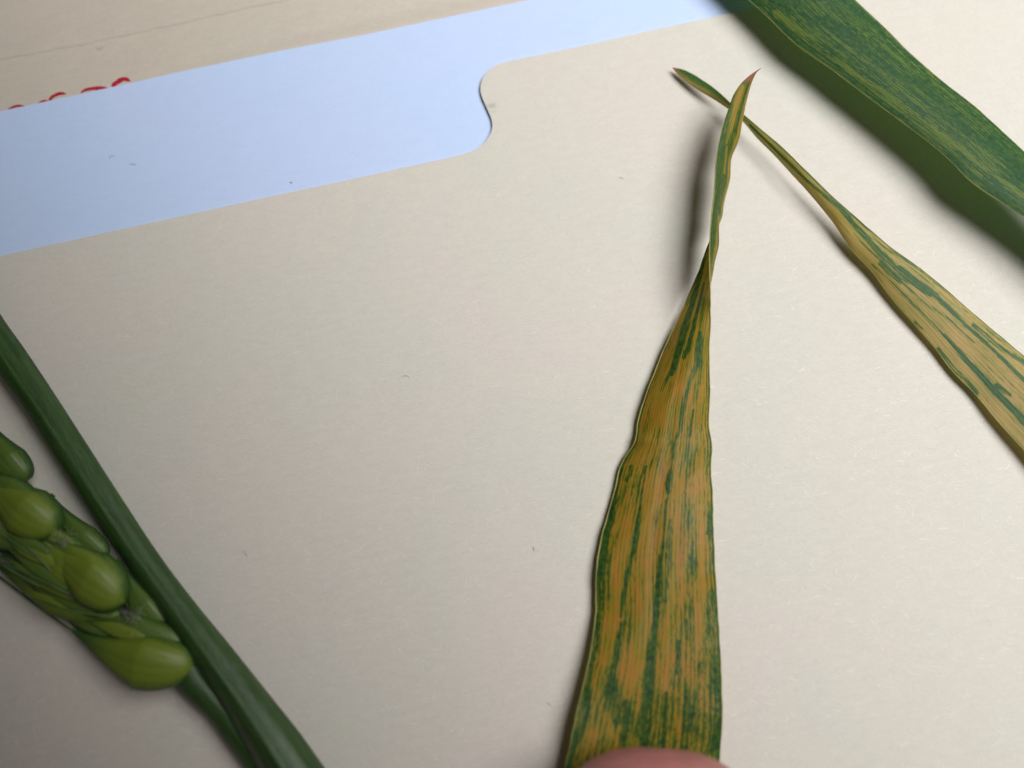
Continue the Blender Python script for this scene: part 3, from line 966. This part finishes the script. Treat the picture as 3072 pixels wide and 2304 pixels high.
husk('lemma', (120, 1630), (-220, 1500), 100, 4.2, 3.2, M['husk_dark'], S3, .36, .6, bend=-.02, awn=4)
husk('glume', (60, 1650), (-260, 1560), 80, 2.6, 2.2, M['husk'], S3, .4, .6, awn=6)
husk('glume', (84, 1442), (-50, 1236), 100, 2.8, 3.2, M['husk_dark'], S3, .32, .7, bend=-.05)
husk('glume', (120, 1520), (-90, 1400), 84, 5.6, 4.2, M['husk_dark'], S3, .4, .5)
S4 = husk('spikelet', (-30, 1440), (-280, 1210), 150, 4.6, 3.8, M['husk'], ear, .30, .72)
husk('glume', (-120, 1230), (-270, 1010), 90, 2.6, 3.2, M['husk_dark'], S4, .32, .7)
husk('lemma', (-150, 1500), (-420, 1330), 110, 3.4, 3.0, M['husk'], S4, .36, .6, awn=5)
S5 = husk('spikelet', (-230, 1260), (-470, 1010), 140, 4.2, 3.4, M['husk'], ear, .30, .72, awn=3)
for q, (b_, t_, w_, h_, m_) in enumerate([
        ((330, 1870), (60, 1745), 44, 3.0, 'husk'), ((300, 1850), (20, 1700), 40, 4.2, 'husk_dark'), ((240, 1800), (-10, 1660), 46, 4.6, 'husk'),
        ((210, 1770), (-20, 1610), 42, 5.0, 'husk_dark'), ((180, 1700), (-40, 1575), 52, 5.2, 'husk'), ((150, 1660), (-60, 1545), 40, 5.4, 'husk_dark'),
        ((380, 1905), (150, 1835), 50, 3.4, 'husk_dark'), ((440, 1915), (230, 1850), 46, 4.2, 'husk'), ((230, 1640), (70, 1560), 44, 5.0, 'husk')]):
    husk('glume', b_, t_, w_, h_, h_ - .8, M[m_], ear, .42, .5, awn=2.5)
tuft(186, 1625, 5.2, ear, 46, 26, 3)
tuft(392, 1850, 5.0, ear, 46, 26, 4)
tuft(20, 1560, 5.2, ear, 26, 24, 5)
# long awns combed to the upper left of the ear
for i, (p0, p1, p2) in enumerate([((150, 1700), (60, 1640), (-60, 1560)), ((230, 1795), (110, 1735), (-60, 1660)), ((120, 1760), (40, 1715), (-80, 1640)),
                                  ((330, 1850), (200, 1830), (60, 1775)), ((140, 1650), (70, 1600), (-40, 1550)), ((170, 1730), (90, 1650), (20, 1600))]):
    pp, _ = poly_resample([tuple(at(p0[0], p0[1], 5.0)), tuple(at(p1[0], p1[1], 5.6)), tuple(at(p2[0], p2[1], 4.6))], 16)
    link('awn', tube_mesh('awn', pp, [0.20 * MM * (1 - .6 * q) for q in np.linspace(0, 1, 16)], 6), M['awn'], ear)
pp, _ = poly_resample([tuple(at(213, 1890, 1.6)), tuple(at(100, 1808, 1.2)), tuple(at(-40, 1700, 1.0))], 16)
link('awn', tube_mesh('awn', pp, [0.12 * MM] * 16, 6), M['awn'], ear)

# ------------------------------------------------------------------ hand: a thumb tip on the leaf, the rest outside the frame
def skin_mat():
    k = NT('skin')
    tc = k.n('ShaderNodeTexCoord').outputs['Object']
    a = k.noise(tc, 160.0, 3.0, .5); b = k.noise(tc, 2600.0, 3.0, .6)
    col = k.mix(k.ramp(a, .35, .65), (0.36, 0.145, 0.120), (0.50, 0.180, 0.200))
    k.set(Base_Color=col, Roughness=0.5)
    k.b.inputs['Subsurface Weight'].default_value = 0.35
    k.b.inputs['Subsurface Radius'].default_value = (0.003, 0.001, 0.0006)
    k.b.inputs['Subsurface Scale'].default_value = 1.0
    k.b.inputs['Specular IOR Level'].default_value = 0.3
    wv = k.n('ShaderNodeTexWave', wave_type='RINGS'); wv.inputs['Scale'].default_value = 420.0; wv.inputs['Distortion'].default_value = 2.5; wv.inputs['Detail'].default_value = 1.0
    k.put(wv.inputs['Vector'], tc)
    k.set(Normal=k.bump(k.math('ADD', b, k.math('MULTIPLY', wv.outputs['Fac'], .8)), 0.00005, .6))
    return k.m


M['skin'] = skin_mat()
M['nail'] = flat_mat('thumb_nail', (0.50, 0.27, 0.23), .3, .5, .08, 300)


def capsule_chain(bm, pts, seg=20):
    """pts: list of (Vector, rx, rz); lofted tube with rounded ends, wide across and flat in height"""
    rings = []
    n = len(pts)
    for i, (p, rx, rz) in enumerate(pts):
        rx *= MM; rz *= MM
        t = (pts[min(i + 1, n - 1)][0] - pts[max(i - 1, 0)][0]).normalized()
        s = t.cross(Vector((0, 0, 1))).normalized(); u = s.cross(t)
        rings.append([bm.verts.new(p + s * (math.copysign(abs(math.cos(a)) ** .9, math.cos(a)) * rx) + u * (math.sin(a) * rz))
                      for a in np.linspace(0, 2 * math.pi, seg, endpoint=False)])
    for i in range(n - 1):
        for j in range(seg):
            bm.faces.new((rings[i][j], rings[i][(j + 1) % seg], rings[i + 1][(j + 1) % seg], rings[i + 1][j]))
    bm.faces.new(rings[0][::-1]); bm.faces.new(rings[-1])


def digit(bm, joints, steps=9):
    """joints: [(Vector, rx, rz)], first is the tip; adds a blunt rounded cap"""
    P0_, r0, z0 = joints[0]
    t = (joints[1][0] - P0_).normalized()
    out = []
    for q in np.linspace(0.04, 1, 10):
        k = (1 - (1 - q) ** 2.3) ** (1 / 2.3)
        out.append((P0_ + t * (r0 * MM * .80 * q), r0 * k, z0 * k))
    for i in range(len(joints) - 1):
        a, b = joints[i], joints[i + 1]
        st_ = a[0] + t * (r0 * MM * .80) if i == 0 else a[0]
        for q in np.linspace(0, 1, steps)[1:]:
            q2 = q * q * (3 - 2 * q)
            out.append((st_.lerp(b[0], q), a[1] + (b[1] - a[1]) * q2, a[2] + (b[2] - a[2]) * q2))
    capsule_chain(bm, out)


tipc = at(1985, 2238, 9.0)
X0, Y0 = tipc.x, tipc.y
bm = bmesh.new()
v = lambda x, y, z: Vector((X0 - x * MM, Y0 + y * MM, z * MM))
digit(bm, [(v(0, 0, 8.6), 11.2, 7.6), (v(1, -16, 10.5), 11.4, 8.6), (v(4, -32, 15), 10.2, 8.8), (v(10, -52, 24), 11.5, 10.5), (v(22, -76, 30), 15, 13)])
# palm and wrist
capsule_chain(bm, [(v(30, -62, 34), 12, 8), (v(36, -72, 34), 30, 13), (v(44, -90, 34), 38, 15), (v(48, -112, 33), 36, 16), (v(50, -132, 32), 29, 16), (v(52, -160, 34), 27, 19), (v(54, -230, 40), 30, 22)], 28)
# four curled fingers, tips turned in towards the palm
for bx, ln, r in ((24, 1.0, 8.4), (42, 1.08, 8.6), (59, 1.0, 8.2), (75, .82, 7.2)):
    y0 = -72 - abs(bx - 42) * .12
    digit(bm, [(v(bx + 2, y0 + 6, 10), r * .85, r * .8), (v(bx + 1, y0 + 24 * ln, 12), r * .95, r * .9),
               (v(bx, y0 + 30 * ln, 32), r, r), (v(bx, y0, 38), r * 1.15, r * 1.1)])
me = bpy.data.meshes.new('person'); bmesh.ops.recalc_face_normals(bm, faces=bm.faces[:]); bm.to_mesh(me); bm.free()
me.transform(Matrix.Scale(100.0, 4))          # remesh in centimetres: OpenVDB dislikes tiny voxels
tmp = bpy.data.objects.new('person_form', me); C.objects.link(tmp)
rm = tmp.modifiers.new('merge', 'REMESH'); rm.mode = 'VOXEL'; rm.voxel_size = 0.09; rm.use_smooth_shade = True
sm_ = tmp.modifiers.new('soften', 'SMOOTH'); sm_.factor = 0.5; sm_.iterations = 6
me2 = bpy.data.meshes.new_from_object(tmp.evaluated_get(bpy.context.evaluated_depsgraph_get()))
bpy.data.objects.remove(tmp)
me2.transform(Matrix.Scale(0.01, 4))
me2.name = 'person'
hand = link('person', me2, M['skin'])
tag(hand, 'pink fingertip pressing the broad striped leaf down at the bottom edge', 'person')
